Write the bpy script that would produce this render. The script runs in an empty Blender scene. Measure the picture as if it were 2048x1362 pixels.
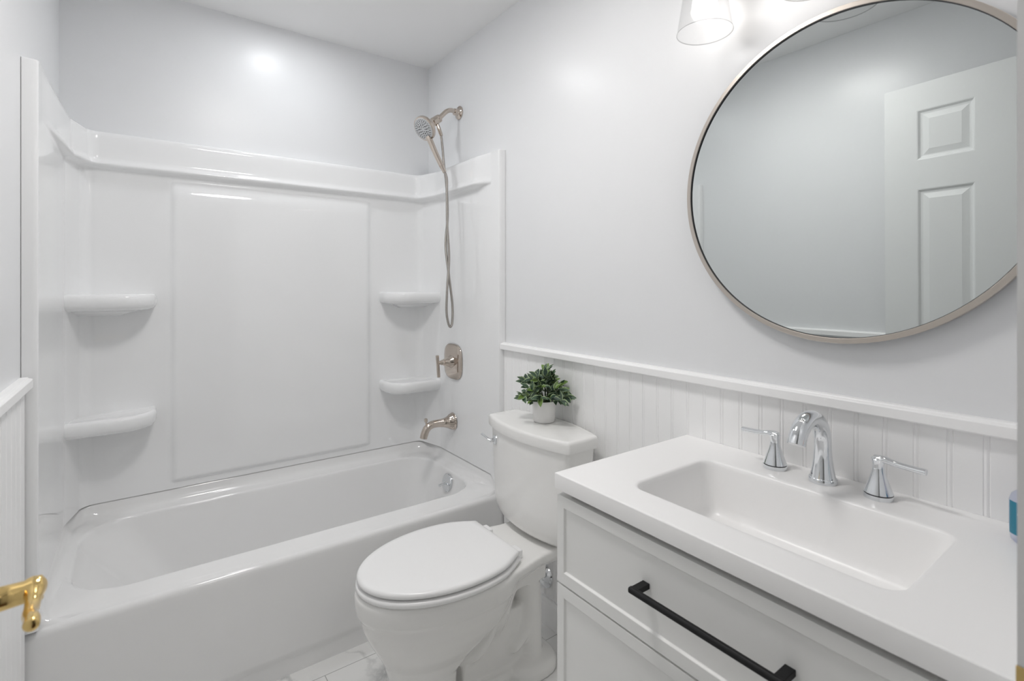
import bpy, bmesh, math, random
from math import sin, cos, pi, radians as R, sqrt
from mathutils import Vector, Matrix

random.seed(7)
SC = bpy.context.scene
COL = SC.collection

# ------------------------------------------------------------------ camera, world, exposure
GZ = 0.03                       # authored heights sit 3 cm above the floor level used for the meshes below
CAM_Z = 1.27 + GZ
cam_d = bpy.data.cameras.new('camera')
cam = bpy.data.objects.new('camera', cam_d)
COL.objects.link(cam)
cam.location = (0, 0, CAM_Z)
cam.rotation_euler = (R(90), 0, R(-36.1))
cam_d.sensor_width = 36
cam_d.lens = 36 * 1012 / 2048
cam_d.shift_y = (571 - 681) / 2048
cam_d.clip_start = 0.02
cam_d.dof.use_dof = True
cam_d.dof.focus_distance = 1.7
cam_d.dof.aperture_fstop = 5.0
SC.camera = cam

w = bpy.data.worlds.new('world')
SC.world = w
w.use_nodes = True
w.node_tree.nodes['Background'].inputs[0].default_value = (0.9, 0.95, 1.0, 1)
w.node_tree.nodes['Background'].inputs[1].default_value = 0.1
SC.view_settings.view_transform = 'Standard'
SC.view_settings.look = 'None'
SC.view_settings.gamma = 1
SC.view_settings.use_curve_mapping = False
SC.view_settings.exposure = 2.17
SC.cycles.use_denoising = True
SC.cycles.max_bounces = 10
SC.cycles.diffuse_bounces = 7
SC.cycles.glossy_bounces = 5
SC.cycles.transparent_max_bounces = 12
SC.cycles.caustics_reflective = False
SC.cycles.caustics_refractive = False
SC.cycles.sample_clamp_indirect = 6

BULB_L = 1.75                   # radiance of the three vanity bulbs
DOWN_L = 10.5                   # radiance of the recessed downlight over the tub
CEIL_FILL_L = 7.6                    # radiance of the unseen fill lamp added on the bathroom ceiling
HALL_FILL_L = 3.0                   # radiance of the fill lamp added in the hall behind the camera

# ------------------------------------------------------------------ room numbers
XL, XR, YB = -0.2535, 1.2705, 2.523
FL, CE = -0.03, 2.46
YN = 0.1027                     # room face of the doorway wall

# ------------------------------------------------------------------ materials
MATS = {}
def mat(name, col, rough=0.5, metal=0.0, spec=0.5, coat=0.0, bump=None, emit=None, sss=0.0, coat_rough=0.03):
    m = bpy.data.materials.new(name); m.use_nodes = True
    nt = m.node_tree; b = nt.nodes['Principled BSDF']
    b.inputs['Base Color'].default_value = (*col, 1)
    b.inputs['Roughness'].default_value = rough
    b.inputs['Metallic'].default_value = metal
    b.inputs['Specular IOR Level'].default_value = spec
    b.inputs['Coat Weight'].default_value = coat
    b.inputs['Coat Roughness'].default_value = coat_rough
    if emit:
        b.inputs['Emission Color'].default_value = (*emit[0], 1)
        b.inputs['Emission Strength'].default_value = emit[1]
    if bump:
        scale, strength, stretch = bump
        tc = nt.nodes.new('ShaderNodeTexCoord'); mp = nt.nodes.new('ShaderNodeMapping')
        mp.inputs['Scale'].default_value = stretch
        nz = nt.nodes.new('ShaderNodeTexNoise'); nz.inputs['Scale'].default_value = scale
        nz.inputs['Detail'].default_value = 3
        bp = nt.nodes.new('ShaderNodeBump'); bp.inputs['Strength'].default_value = strength
        bp.inputs['Distance'].default_value = 0.001
        nt.links.new(tc.outputs['Object'], mp.inputs['Vector'])
        nt.links.new(mp.outputs[0], nz.inputs['Vector'])
        nt.links.new(nz.outputs[0], bp.inputs['Height'])
        nt.links.new(bp.outputs[0], b.inputs['Normal'])
    MATS[name] = m
    return m

M_WALL = mat('wall_paint', (0.785, 0.793, 0.805), 0.29, spec=0.3, bump=(60, 0.06, (1, 1, 1)))
M_CEIL = mat('ceiling_paint', (0.88, 0.88, 0.88), 0.6)
M_TRIM = mat('trim_paint', (0.92, 0.92, 0.92), 0.38)
M_DOOR = mat('door_paint', (0.80, 0.81, 0.81), 0.45, bump=(55, 0.5, (1, 1, 0.06)))
M_ACRYL = mat('acrylic', (0.86, 0.865, 0.87), 0.055)
M_TUB = mat('tub_enamel', (0.83, 0.83, 0.83), 0.07)
M_CHINA = mat('vitreous_china', (0.85, 0.845, 0.83), 0.06)
M_SEAT = mat('seat_plastic', (0.87, 0.87, 0.87), 0.25)
M_TOP = mat('cultured_marble', (0.93, 0.925, 0.92), 0.32)
M_CAB = mat('cabinet_lacquer', (0.90, 0.90, 0.885), 0.42)
M_BLACK = mat('matt_black', (0.006, 0.006, 0.007), 0.5, spec=0.3)
M_CHROME = mat('chrome', (0.78, 0.80, 0.82), 0.05, 1.0)
M_NICKEL = mat('polished_nickel', (0.60, 0.53, 0.47), 0.09, 1.0)
M_NICKEL_B = mat('brushed_nickel', (0.56, 0.51, 0.46), 0.30, 1.0)
M_HOSE = mat('hose_metal', (0.40, 0.375, 0.35), 0.25, 1.0)
M_BRASS = mat('polished_brass', (0.83, 0.60, 0.25), 0.12, 1.0)
M_MIRROR = mat('mirror_silver', (0.67, 0.70, 0.695), 0.0, 1.0)
M_DARK = mat('dark_rubber', (0.02, 0.02, 0.022), 0.5)
M_SPRAY = mat('spray_face', (0.55, 0.56, 0.57), 0.3, 0.3)
M_POT = mat('pot_ceramic', (0.84, 0.83, 0.82), 0.42)
M_SOIL = mat('soil', (0.02, 0.017, 0.012), 0.9, bump=(200, 1.0, (1, 1, 1)))
M_LEAF = mat('leaf_green', (0.065, 0.115, 0.07), 0.5, bump=(120, 0.3, (1, 1, 1)))
M_LEAF_Y = mat('leaf_bright', (0.13, 0.22, 0.04), 0.5)
M_LEAF_D = mat('leaf_dark', (0.025, 0.055, 0.035), 0.5)
M_EDGE = mat('leaf_margin', (0.36, 0.46, 0.26), 0.55)
M_STEM = mat('stem_green', (0.05, 0.08, 0.03), 0.6)
M_HALLFLOOR = mat('hall_wood', (0.13, 0.07, 0.035), 0.35)
M_HALLWALL = mat('hall_paint', (0.62, 0.62, 0.60), 0.6)
M_HALLDOOR = mat('hall_dark_wood', (0.05, 0.03, 0.02), 0.4)
M_BULB = mat('bulb_glow', (1, 1, 1), 0.4, emit=((1.0, 0.945, 0.89), BULB_L))
M_LENS = mat('downlight_lens', (1, 1, 1), 0.4, emit=((0.96, 0.98, 1.0), DOWN_L))
M_CEILFILL = mat('ceiling_fill_lens', (1, 1, 1), 0.4, emit=((1.0, 0.975, 0.955), CEIL_FILL_L))
M_HALLFILL = mat('hall_fill_lens', (1, 1, 1), 0.4, emit=((1.0, 0.98, 0.95), HALL_FILL_L))
M_LABEL = mat('label_teal', (0.015, 0.20, 0.30), 0.35)
M_LABELTXT = mat('label_print', (0.55, 0.78, 0.88), 0.4)
M_PEACH = mat('pump_peach', (0.80, 0.52, 0.38), 0.4)

def clear_mat(name, tint, gloss=0.1, fac_scale=1.0):
    """thin clear glass or plastic: straight-through light plus an angle dependent reflection"""
    m = bpy.data.materials.new(name); m.use_nodes = True
    nt = m.node_tree; nt.nodes.clear()
    out = nt.nodes.new('ShaderNodeOutputMaterial')
    tr = nt.nodes.new('ShaderNodeBsdfTransparent'); tr.inputs[0].default_value = (*tint, 1)
    gl = nt.nodes.new('ShaderNodeBsdfGlossy'); gl.inputs['Roughness'].default_value = gloss
    fr = nt.nodes.new('ShaderNodeLayerWeight'); fr.inputs[0].default_value = 0.5
    pw = nt.nodes.new('ShaderNodeMath'); pw.operation = 'POWER'; pw.inputs[1].default_value = 4.0
    mu = nt.nodes.new('ShaderNodeMath'); mu.operation = 'MULTIPLY_ADD'; mu.inputs[1].default_value = 0.35 * fac_scale; mu.inputs[2].default_value = 0.035
    nt.links.new(fr.outputs['Facing'], pw.inputs[0])
    mx = nt.nodes.new('ShaderNodeMixShader')
    nt.links.new(pw.outputs[0], mu.inputs[0]); nt.links.new(mu.outputs[0], mx.inputs[0])
    nt.links.new(tr.outputs[0], mx.inputs[1]); nt.links.new(gl.outputs[0], mx.inputs[2])
    nt.links.new(mx.outputs[0], out.inputs[0])
    return m
M_GLASS = clear_mat('shade_glass', (0.975, 0.975, 0.975), 0.02, 0.9)
M_GLASSRIM = clear_mat('shade_rim', (0.78, 0.78, 0.78), 0.05, 1.0)
M_CLEAR = clear_mat('clear_plastic', (0.86, 0.88, 0.95), 0.06, 1.0)

def marble_mat():
    m = bpy.data.materials.new('marble_tile'); m.use_nodes = True
    nt = m.node_tree; b = nt.nodes['Principled BSDF']
    N, L = nt.nodes.new, nt.links.new
    tc = N('ShaderNodeTexCoord')
    n1 = N('ShaderNodeTexNoise'); n1.inputs['Scale'].default_value = 2.6; n1.inputs['Detail'].default_value = 8; n1.inputs['Distortion'].default_value = 1.2
    L(tc.outputs['Object'], n1.inputs['Vector'])
    s = N('ShaderNodeMath'); s.operation = 'SUBTRACT'; s.inputs[1].default_value = 0.5
    a = N('ShaderNodeMath'); a.operation = 'ABSOLUTE'
    L(n1.outputs[0], s.inputs[0]); L(s.outputs[0], a.inputs[0])
    r1 = N('ShaderNodeValToRGB')
    r1.color_ramp.elements[0].position = 0.0; r1.color_ramp.elements[0].color = (0.22, 0.23, 0.23, 1)
    r1.color_ramp.elements[1].position = 0.030; r1.color_ramp.elements[1].color = (0.80, 0.80, 0.79, 1)
    L(a.outputs[0], r1.inputs[0])
    n2 = N('ShaderNodeTexNoise'); n2.inputs['Scale'].default_value = 1.5; n2.inputs['Detail'].default_value = 4
    L(tc.outputs['Object'], n2.inputs['Vector'])
    r2 = N('ShaderNodeValToRGB')
    r2.color_ramp.elements[0].position = 0.42; r2.color_ramp.elements[1].position = 0.62
    L(n2.outputs[0], r2.inputs[0])
    mx = N('ShaderNodeMix'); mx.data_type = 'RGBA'
    L(r2.outputs[0], mx.inputs[0]); mx.inputs[6].default_value = (0.80, 0.80, 0.79, 1)
    L(r1.outputs[0], mx.inputs[7])
    br = N('ShaderNodeTexBrick')
    br.inputs['Scale'].default_value = 1.0; br.inputs['Mortar Size'].default_value = 0.0014
    br.inputs['Brick Width'].default_value = 0.61; br.inputs['Row Height'].default_value = 0.305
    br.inputs['Mortar'].default_value = (0.42, 0.42, 0.41, 1); br.inputs['Mortar Smooth'].default_value = 0.0
    mp = N('ShaderNodeMapping'); mp.inputs['Location'].default_value = (0.12, 0.10, 0)
    L(tc.outputs['Object'], mp.inputs['Vector']); L(mp.outputs[0], br.inputs['Vector'])
    m2 = N('ShaderNodeMix'); m2.data_type = 'RGBA'
    L(br.outputs['Fac'], m2.inputs[0]); L(mx.outputs[2], m2.inputs[6]); m2.inputs[7].default_value = (0.40, 0.40, 0.39, 1)
    L(m2.outputs[2], b.inputs['Base Color'])
    b.inputs['Roughness'].default_value = 0.28
    return m
M_MARBLE = marble_mat()

# ------------------------------------------------------------------ mesh builder
ORG = {}
class MB:
    def __init__(s): s.v = []; s.f = []; s.mi = []
    def add(s, vs, fs, mi=0):
        b = len(s.v); s.v += [Vector(p) for p in vs]
        for f in fs: s.f.append(tuple(b + i for i in f)); s.mi.append(mi)
        return s
    def box(s, x0, x1, y0, y1, z0, z1, mi=0):
        vs = [(x0, y0, z0), (x1, y0, z0), (x1, y1, z0), (x0, y1, z0), (x0, y0, z1), (x1, y0, z1), (x1, y1, z1), (x0, y1, z1)]
        return s.add(vs, [(0, 3, 2, 1), (4, 5, 6, 7), (0, 1, 5, 4), (1, 2, 6, 5), (2, 3, 7, 6), (3, 0, 4, 7)], mi)
    def rings(s, rs, cap0=True, cap1=True, closed=True, mi=0):
        n = len(rs[0]); vs = [p for r in rs for p in r]; fs = []
        for k in range(len(rs) - 1):
            for i in range(n if closed else n - 1):
                j = (i + 1) % n
                fs.append((k * n + i, k * n + j, (k + 1) * n + j, (k + 1) * n + i))
        if cap0: fs.append(tuple(range(n))[::-1])
        if cap1: fs.append(tuple((len(rs) - 1) * n + i for i in range(n)))
        return s.add(vs, fs, mi)
    def lathe(s, prof, c=(0, 0, 0), axis=(0, 0, 1), n=32, cap0=True, cap1=True, mi=0, sx=1.0, sy=1.0):
        """prof: (radius, distance along axis)"""
        ax = Vector(axis).normalized()
        t = Vector((0, 0, 1)) if abs(ax.z) < 0.9 else Vector((1, 0, 0))
        e1 = ax.cross(t).normalized(); e2 = ax.cross(e1)
        rs = []
        for r, h in prof:
            rs.append([Vector(c) + ax * h + e1 * (r * sx * cos(2 * pi * i / n)) + e2 * (r * sy * sin(2 * pi * i / n)) for i in range(n)])
        return s.rings(rs, cap0, cap1, mi=mi)
    def tube(s, pts, rad, n=16, cap=True, mi=0, flat=1.0, up=None):
        pts = [Vector(p) for p in pts]
        rads = rad if isinstance(rad, (list, tuple)) else [rad] * len(pts)
        rs = []; prev = None
        for i, p in enumerate(pts):
            d = (pts[min(i + 1, len(pts) - 1)] - pts[max(i - 1, 0)]).normalized()
            if prev is None:
                t = Vector(up) if up else (Vector((0, 0, 1)) if abs(d.z) < 0.9 else Vector((0, 1, 0)))
                e1 = (t - d * t.dot(d)).normalized()
            else:
                e1 = (prev - d * prev.dot(d)).normalized()
            prev = e1; e2 = d.cross(e1)
            rs.append([p + e1 * (rads[i] * flat * cos(2 * pi * k / n)) + e2 * (rads[i] * sin(2 * pi * k / n)) for k in range(n)])
        return s.rings(rs, cap, cap, mi=mi)
    def sphere(s, c, r, n=24, m=12, mi=0, sz=1.0):
        prof = [(max(r * sin(pi * k / m), 1e-5), -r * sz * cos(pi * k / m)) for k in range(m + 1)]
        return s.lathe(prof, c, n=n, mi=mi)
    def build(s, name, m, parent=None, origin=None, smooth=True, bevel=0, bseg=3, remesh=0, smoothit=0, sub=0, angle=35):
        vs = [v + Vector((0, 0, GZ)) for v in s.v]
        if origin is None:
            lo = [min(v[i] for v in vs) for i in range(3)]; hi = [max(v[i] for v in vs) for i in range(3)]
            origin = Vector(((lo[0] + hi[0]) / 2, (lo[1] + hi[1]) / 2, lo[2]))
        else: origin = Vector(origin) + Vector((0, 0, GZ))
        me = bpy.data.meshes.new(name)
        me.from_pydata([tuple(v - origin) for v in vs], [], s.f)
        bm = bmesh.new(); bm.from_mesh(me)
        bmesh.ops.recalc_face_normals(bm, faces=bm.faces)
        bm.to_mesh(me); bm.free()
        o = bpy.data.objects.new(name, me); COL.objects.link(o)
        for mm in (m if isinstance(m, (list, tuple)) else [m]): me.materials.append(mm)
        for p, k in zip(me.polygons, s.mi): p.material_index = k
        if parent:
            o.parent = parent; o.location = origin - ORG[parent.name]
        else: o.location = origin
        ORG[o.name] = origin
        if smooth:
            for p in me.polygons: p.use_smooth = True
        if remesh:
            md = o.modifiers.new('remesh', 'REMESH'); md.mode = 'VOXEL'; md.voxel_size = remesh; md.use_smooth_shade = True
        if smoothit:
            md = o.modifiers.new('smooth', 'SMOOTH'); md.factor = 0.5; md.iterations = smoothit
        if bevel:
            md = o.modifiers.new('bevel', 'BEVEL'); md.width = bevel; md.segments = bseg; md.limit_method = 'ANGLE'; md.angle_limit = R(40); md.harden_normals = True
        elif smooth and not remesh:
            me.set_sharp_from_angle(angle=R(angle))
        if sub:
            md = o.modifiers.new('sub', 'SUBSURF'); md.levels = sub; md.render_levels = sub
        return o

def thing(name, loc, label, cat, group=None, kind=None):
    o = bpy.data.objects.new(name, None); COL.objects.link(o)
    o.empty_display_size = 0.05
    o.location = Vector(loc) + Vector((0, 0, GZ)); ORG[o.name] = o.location.copy()
    o['label'] = label; o['category'] = cat
    if group: o['group'] = group
    return o
def tag(o, label, cat, group=None):
    o['label'] = label; o['category'] = cat
    if group: o['group'] = group
    return o
def struct(o, label=None):
    o['kind'] = 'structure'
    if label: o['label'] = label
    return o
def sm(a, b, x):
    t = min(max((x - a) / (b - a), 0), 1); return t * t * (3 - 2 * t)
def lerp(a, b, t): return a + (b - a) * t
def spline(P, n=8):
    P = [Vector(p) for p in P]; out = []
    for i in range(len(P) - 1):
        p0 = P[max(i - 1, 0)]; p1 = P[i]; p2 = P[i + 1]; p3 = P[min(i + 2, len(P) - 1)]
        for k in range(n):
            t = k / n
            out.append(0.5 * ((2 * p1) + (p2 - p0) * t + (2 * p0 - 5 * p1 + 4 * p2 - p3) * t * t + (3 * p1 - p0 - 3 * p2 + p3) * t ** 3))
    out.append(P[-1]); return out
def rrect(x0, x1, y0, y1, r, z, ns=6, nc=8, rr=None):
    """rounded rectangle loop; rr may give (front-left, front-right, back-right, back-left) radii"""
    rads = rr if rr else (r, r, r, r); pts = []
    cs = [(x0, y0, 180, rads[0]), (x1, y0, 270, rads[1]), (x1, y1, 0, rads[2]), (x0, y1, 90, rads[3])]
    for k, (cx, cy, a0, q) in enumerate(cs):
        q = max(q, 1e-4)
        ox = cx + q if cx == x0 else cx - q
        oy = cy + q if cy == y0 else cy - q
        arc = [(ox + q * cos(R(a0 + 90 * i / nc)), oy + q * sin(R(a0 + 90 * i / nc))) for i in range(nc + 1)]
        pts += arc
        nx, ny, na, nq = cs[(k + 1) % 4]; nq = max(nq, 1e-4)
        nox = nx + nq if nx == x0 else nx - nq
        noy = ny + nq if ny == y0 else ny - nq
        st = (nox + nq * cos(R(na)), noy + nq * sin(R(na)))
        for i in range(1, ns): pts.append((lerp(arc[-1][0], st[0], i / ns), lerp(arc[-1][1], st[1], i / ns)))
    return [Vector((p[0], p[1], z)) for p in pts]
def panel_face(mb, T, us, vs, cells, loops):
    """flat face cut into a grid; each listed cell becomes nested loops (inset, depth)"""
    for i in range(len(us) - 1):
        for j in range(len(vs) - 1):
            a, b, c, d = us[i], us[i + 1], vs[j], vs[j + 1]
            if (i, j) not in cells:
                mb.add([T(a, c, 0), T(b, c, 0), T(b, d, 0), T(a, d, 0)], [(0, 1, 2, 3)]); continue
            rs = []
            for ins, dep in loops:
                rs.append([T(a + ins, c + ins, dep), T(b - ins, c + ins, dep), T(b - ins, d - ins, dep), T(a + ins, d - ins, dep)])
            mb.rings(rs, cap0=False, cap1=True)

# ------------------------------------------------------------------ room shell
o = MB().box(XL - 0.1, XR + 0.1, YN, YB + 0.1, FL - 0.05, FL).build('floor', M_MARBLE, origin=(0, 0, FL), smooth=False); struct(o, 'white marble tile floor with grey veins')
o = MB().box(XL - 0.1, XR + 0.1, YN, YB + 0.1, CE, CE + 0.08).build('ceiling', M_CEIL, smooth=False); struct(o)
o = MB().box(XL - 0.1, XR + 0.1, YB, YB + 0.1, FL, CE).build('wall_back', M_WALL, smooth=False); struct(o)
o = MB().box(XR, XR + 0.1, YN, YB, FL, CE).build('wall_right', M_WALL, smooth=False); struct(o)
o = MB().box(XL - 0.1, XL, YN, YB, FL, CE).build('wall_left', M_WALL, smooth=False); struct(o)
JL, JR, DT = -0.083, 0.655, 2.115       # door opening: sides and head
b = MB()
b.box(XL - 0.1, JL - 0.018, YN - 0.125, YN, FL, CE)
b.box(JR + 0.018, XR + 0.1, YN - 0.125, YN, FL, CE)
b.box(JL - 0.018, JR + 0.018, YN - 0.125, YN, DT + 0.018, CE)
struct(b.build('wall_front', M_WALL, smooth=False), 'wall with the doorway the photograph is taken through')
# jamb boards lining the opening
b = MB().box(JR, JR + 0.018, YN - 0.127, YN + 0.0005, FL, DT + 0.018)
b.box(JL - 0.018, JL, YN - 0.127, YN + 0.0005, FL, DT + 0.018)
b.box(JL, JR, YN - 0.127, YN + 0.0005, DT, DT + 0.018)
b.box(JR - 0.010, JR, YN - 0.110, YN - 0.045, FL, DT)          # door stop
jamb = struct(b.build('trim_1', M_TRIM, smooth=False), 'white painted door jamb')
b = MB().box(JR - 0.0022, JR + 0.0005, YN - 0.030, YN + 0.0012, 0.865, 0.918)
b.build('strike_plate', M_BRASS, jamb, bevel=0.0008)['label'] = 'brass strike plate'

# beadboard wainscot: flat boards with a small bead every 53 mm
def beadboard(name, xw, sgn, y0, y1, z0, z1, label):
    t = 0.009; prof = [(y0, t)]
    y = 0.504 + 0.053 * math.ceil((y0 + 0.008 - 0.504) / 0.053)
    while y < y1 - 0.012:
        prof += [(y - 0.0055, t), (y - 0.0040, t - 0.0016), (y - 0.0025, t - 0.0004), (y, t + 0.0004), (y + 0.0025, t - 0.0004), (y + 0.0040, t - 0.0016), (y + 0.0055, t)]
        y += 0.053
    prof.append((y1, t))
    b = MB(); vs = []; n = len(prof)
    for z in (z0, z1):
        vs += [(xw + sgn * d, y, z) for y, d in prof]
    b.add(vs, [(i, i + 1, n + i + 1, n + i) for i in range(n - 1)])
    b.box(min(xw, xw + sgn * 0.004), max(xw, xw + sgn * 0.004), y0, y1, z0, z1)
    return struct(b.build(name, M_TRIM, smooth=False), label)
beadboard('trim_2', XR, -1, YN + 0.001, 1.7895, 0.06, 0.994, 'white beadboard wainscot on the right wall')
beadboard('trim_3', XL, 1, YN + 0.001, 1.7795, 0.06, 0.994, 'white beadboard wainscot on the left wall')
def rail(name, xw, sgn, y0, y1, zt, label, dep=0.028):
    b = MB()
    pr = [(0, 0), (dep - 0.010, 0), (dep - 0.008, -0.003), (dep - 0.003, -0.004), (dep, -0.0065), (dep, -0.026), (dep - 0.002, -0.029), (0, -0.029)]
    rs = [[Vector((xw + sgn * d, y, zt + z)) for d, z in pr] for y in (y0, y1)]
    b.rings(rs)
    return struct(b.build(name, M_TRIM, smooth=False, bevel=0.0012), label)
rail('trim_4', XR, -1, YN + 0.001, 1.80, 1.024, 'white chair rail above the beadboard')
rail('trim_5', XL, 1, YN + 0.001, 1.772, 1.036, 'white chair rail on the left wall', 0.026)
for nm, xw, sg, y1 in (('baseboard_right', XR, -1, 1.789), ('baseboard_left', XL, 1, 1.779)):
    b = MB(); pr = [(0, FL), (0.024, FL), (0.024, FL + 0.085), (0.019, FL + 0.10), (0, FL + 0.10)]
    b.rings([[Vector((xw + sg * d, y, z)) for d, z in pr] for y in (YN + 0.001, y1)])
    struct(b.build(nm, M_TRIM, smooth=False, bevel=0.001))

# hall outside the doorway
b = MB().box(-1.3, 2.4, -1.25, YN, FL - 0.05, FL - 0.001); struct(b.build('floor_hall', M_HALLFLOOR, smooth=False))
b = MB().box(-1.3, 2.4, -1.25, YN - 0.125, CE, CE + 0.08); struct(b.build('ceiling_hall', M_CEIL, smooth=False))
b = MB().box(-1.3, 2.4, -1.35, -1.25, FL, CE); struct(b.build('wall_hall_far', M_HALLWALL, smooth=False))
b = MB().box(-1.4, -1.3, -1.25, YN - 0.02, FL, CE); struct(b.build('wall_hall_left', M_HALLWALL, smooth=False))
b = MB().box(2.4, 2.5, -1.25, YN - 0.02, FL, CE); struct(b.build('wall_hall_right', M_HALLWALL, smooth=False))
b = MB().box(0.35, 1.15, -1.25, -1.215, FL, 2.03); struct(b.build('door_2', M_HALLDOOR, smooth=False, bevel=0.003))
t = thing('hall_fill_lamp', (0.5, -0.62, CE - 0.06), 'round white fill lamp added out of view on the hall ceiling outside the doorway', 'added fill lamp')  # out-of-view lamp added for extra brightness through the doorway
MB().lathe([(0.165, 0.0), (0.17, 0.02), (0.17, 0.058)], (0.5, -0.62, CE - 0.059), n=40).build('rim', M_TRIM, t)
MB().lathe([(0.02, -0.03), (0.08, -0.026), (0.13, -0.014), (0.158, 0.0)], (0.5, -0.62, CE - 0.06), n=40).build('diffuser', M_HALLFILL, t)

# ------------------------------------------------------------------ six panel door, open against the left wall
TH = R(6.0)
FE = Vector((-0.155, 0.832)); DH = Vector((sin(TH), -cos(TH))); DN = Vector((cos(TH), sin(TH)))
DW, DZ0, DZ1, DTK = 0.735, FL + 0.008, 2.095, 0.035
def Tdoor(s, z, d):            # d positive goes into the door
    p = FE + DH * s - DN * d
    return Vector((p.x, p.y, z))
us = [0, 0.118, 0.308, 0.427, 0.617, DW]; vz = [DZ0, 0.22, 0.80, 0.985, 1.656, 1.777, 1.985, DZ1]
cells = {(i, j) for i in (1, 3) for j in (1, 3, 5)}
lp = [(0, 0), (0.004, 0.001), (0.011, 0.0075), (0.016, 0.0085), (0.020, 0.0085), (0.042, 0.0025)]
b = MB()
panel_face(b, Tdoor, us, vz, cells, lp)
panel_face(b, lambda s, z, d: Tdoor(s, z, DTK - d), us, vz, cells, lp)
for s0 in (0, DW): b.add([Tdoor(s0, DZ0, 0), Tdoor(s0, DZ1, 0), Tdoor(s0, DZ1, DTK), Tdoor(s0, DZ0, DTK)], [(0, 1, 2, 3)])
for z0 in (DZ0, DZ1): b.add([Tdoor(0, z0, 0), Tdoor(DW, z0, 0), Tdoor(DW, z0, DTK), Tdoor(0, z0, DTK)], [(0, 1, 2, 3)])
door = struct(b.build('door_1', M_DOOR, smooth=False), 'white six panel door standing open against the left wall')
n3 = Vector((DN.x, DN.y, 0)); h3 = Vector((DH.x, DH.y, 0)); zz = Vector((0, 0, 1))
for side in (1, -1):
    base = Tdoor(0.065, 0.93, 0 if side == 1 else DTK)
    n = n3 * side
    reach = 0.052
    hb = MB()
    hb.lathe([(0.031, 0.0), (0.031, 0.003), (0.027, 0.008), (0.016, 0.011)], base, n, n=36)
    hb.lathe([(0.0155, 0.008), (0.0128, 0.022), (0.0118, reach - 0.010), (0.0135, reach - 0.006), (0.0135, reach + 0.004), (0.0115, reach + 0.006)], base, n, n=28)
    P = [base + n * (reach - 0.003) + h3 * -0.004, base + n * (reach - 0.002) + h3 * 0.012 - zz * 0.001, base + n * (reach - 0.003) + h3 * 0.030 - zz * 0.005,
         base + n * (reach - 0.004) + h3 * 0.050 - zz * 0.004, base + n * (reach - 0.002) + h3 * 0.068 - zz * 0.001, base + n * (reach - 0.003) + h3 * 0.080 - zz * 0.002]
    path = spline(P, 8); k = len(path)
    rad = [lerp(0.0125, 0.0068, sm(0, 0.30, i / k)) + 0.0 * i - 0.0045 * sm(0.90, 1.0, i / k) for i in range(k)]
    hb.tube(path, rad, n=20, flat=1.1, up=(0, 0, 1))
    dh = hb.build('door_handle', M_BRASS, door, angle=50)
    dh['label'] = 'polished brass lever handle'

# ------------------------------------------------------------------ shower surround
def fillet(P, rad, n=8):
    out = [Vector(P[0])]
    for i in range(1, len(P) - 1):
        p = Vector(P[i]); a = (Vector(P[i - 1]) - p).normalized(); c = (Vector(P[i + 1]) - p).normalized()
        ang = a.angle(c); r = rad[i - 1]; L = r / math.tan(ang / 2); ctr = p + (a + c).normalized() * (r / sin(ang / 2))
        s0 = p + a * L; s1 = p + c * L
        for k in range(n + 1):
            v = (s0 - ctr).lerp(s1 - ctr, k / n).normalized() * r
            out.append(ctr + v)
    out.append(Vector(P[-1])); return out
YF = 1.790
def path_side(d, dc):
    """half of the U, from the front edge of the left side to the middle of the back"""
    P = [(XL + d, YF), (XL + d, 2.325), (XL + d + dc, YB - d - 0.003), (0.5085, YB - d - 0.003)]
    return fillet([Vector(p) for p in P], [0.10, 0.045 if d < 0.05 else 0.035], 8)
def resample(P, marks):
    """straight runs are cut at given coordinates so both paths share their vertices"""
    side0, rest = P[0], P[1:]
    out = [Vector((side0.x, y)) for y in (1.790, 1.80, 1.812, 1.824, 1.836, 1.848, 1.86, 1.92, 1.94, 1.96, 1.98, 2.0, 2.02, 2.04, 2.06, 2.10, 2.16)]
    out += rest[:-1]
    yb = rest[-1].y
    out += [Vector((x, yb)) for x in marks]
    return out
marks = [-0.06, 0.0, 0.05, 0.078, 0.085, 0.090, 0.095, 0.100, 0.105, 0.112, 0.12, 0.14, 0.22, 0.30, 0.38, 0.46, 0.5085]
A = resample(path_side(0.033, 0.036), marks); B = resample(path_side(0.058, 0.036), marks)
mir = lambda P: P + [Vector((2 * 0.5085 - p.x, p.y)) for p in reversed(P[:-1])]
A, B = mir(A), mir(B); nS = len(A)
def band(p):
    if p.x < 0.0 and p.y < 2.45: return max(0.0, min(1.0, (p.y - 1.88) / 0.57))
    return sm(1.86, 1.95, p.y)
zr = []
def zrow(z, t, d0=0.0): zr.append((z, t, d0))      # height, share of the band profile, pull back to the wall
for z in (0.4395, 0.446, 0.455, 0.462, 0.466, 0.470, 0.474, 0.478, 0.482, 0.488, 0.52, 0.7, 0.9, 1.1, 1.3, 1.5, 1.62, 1.685, 1.69): zrow(z, 0)
for z, t in ((1.696, 0.0), (1.702, 0.01), (1.708, 0.05), (1.714, 0.18), (1.718, 0.50), (1.721, 0.95), (1.7245, 1.28), (1.729, 1.42), (1.734, 1.40), (1.740, 1.22), (1.748, 1.06), (1.758, 1.0), (1.78, 0.98), (1.80, 0.96), (1.835, 0.93), (1.848, 0.88), (1.854, 0.68), (1.8565, 0.3)): zrow(z, t)
zrow(1.8575, 0, 0.4); zrow(1.8575, 0, 0.98)
def raisedx(x): return sm(0.085, 0.112, x) * (1 - sm(0.905, 0.932, x))
def raisedz(z): return sm(0.467, 0.481, z) * (1 - sm(1.684, 1.698, z))
rows = []
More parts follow.
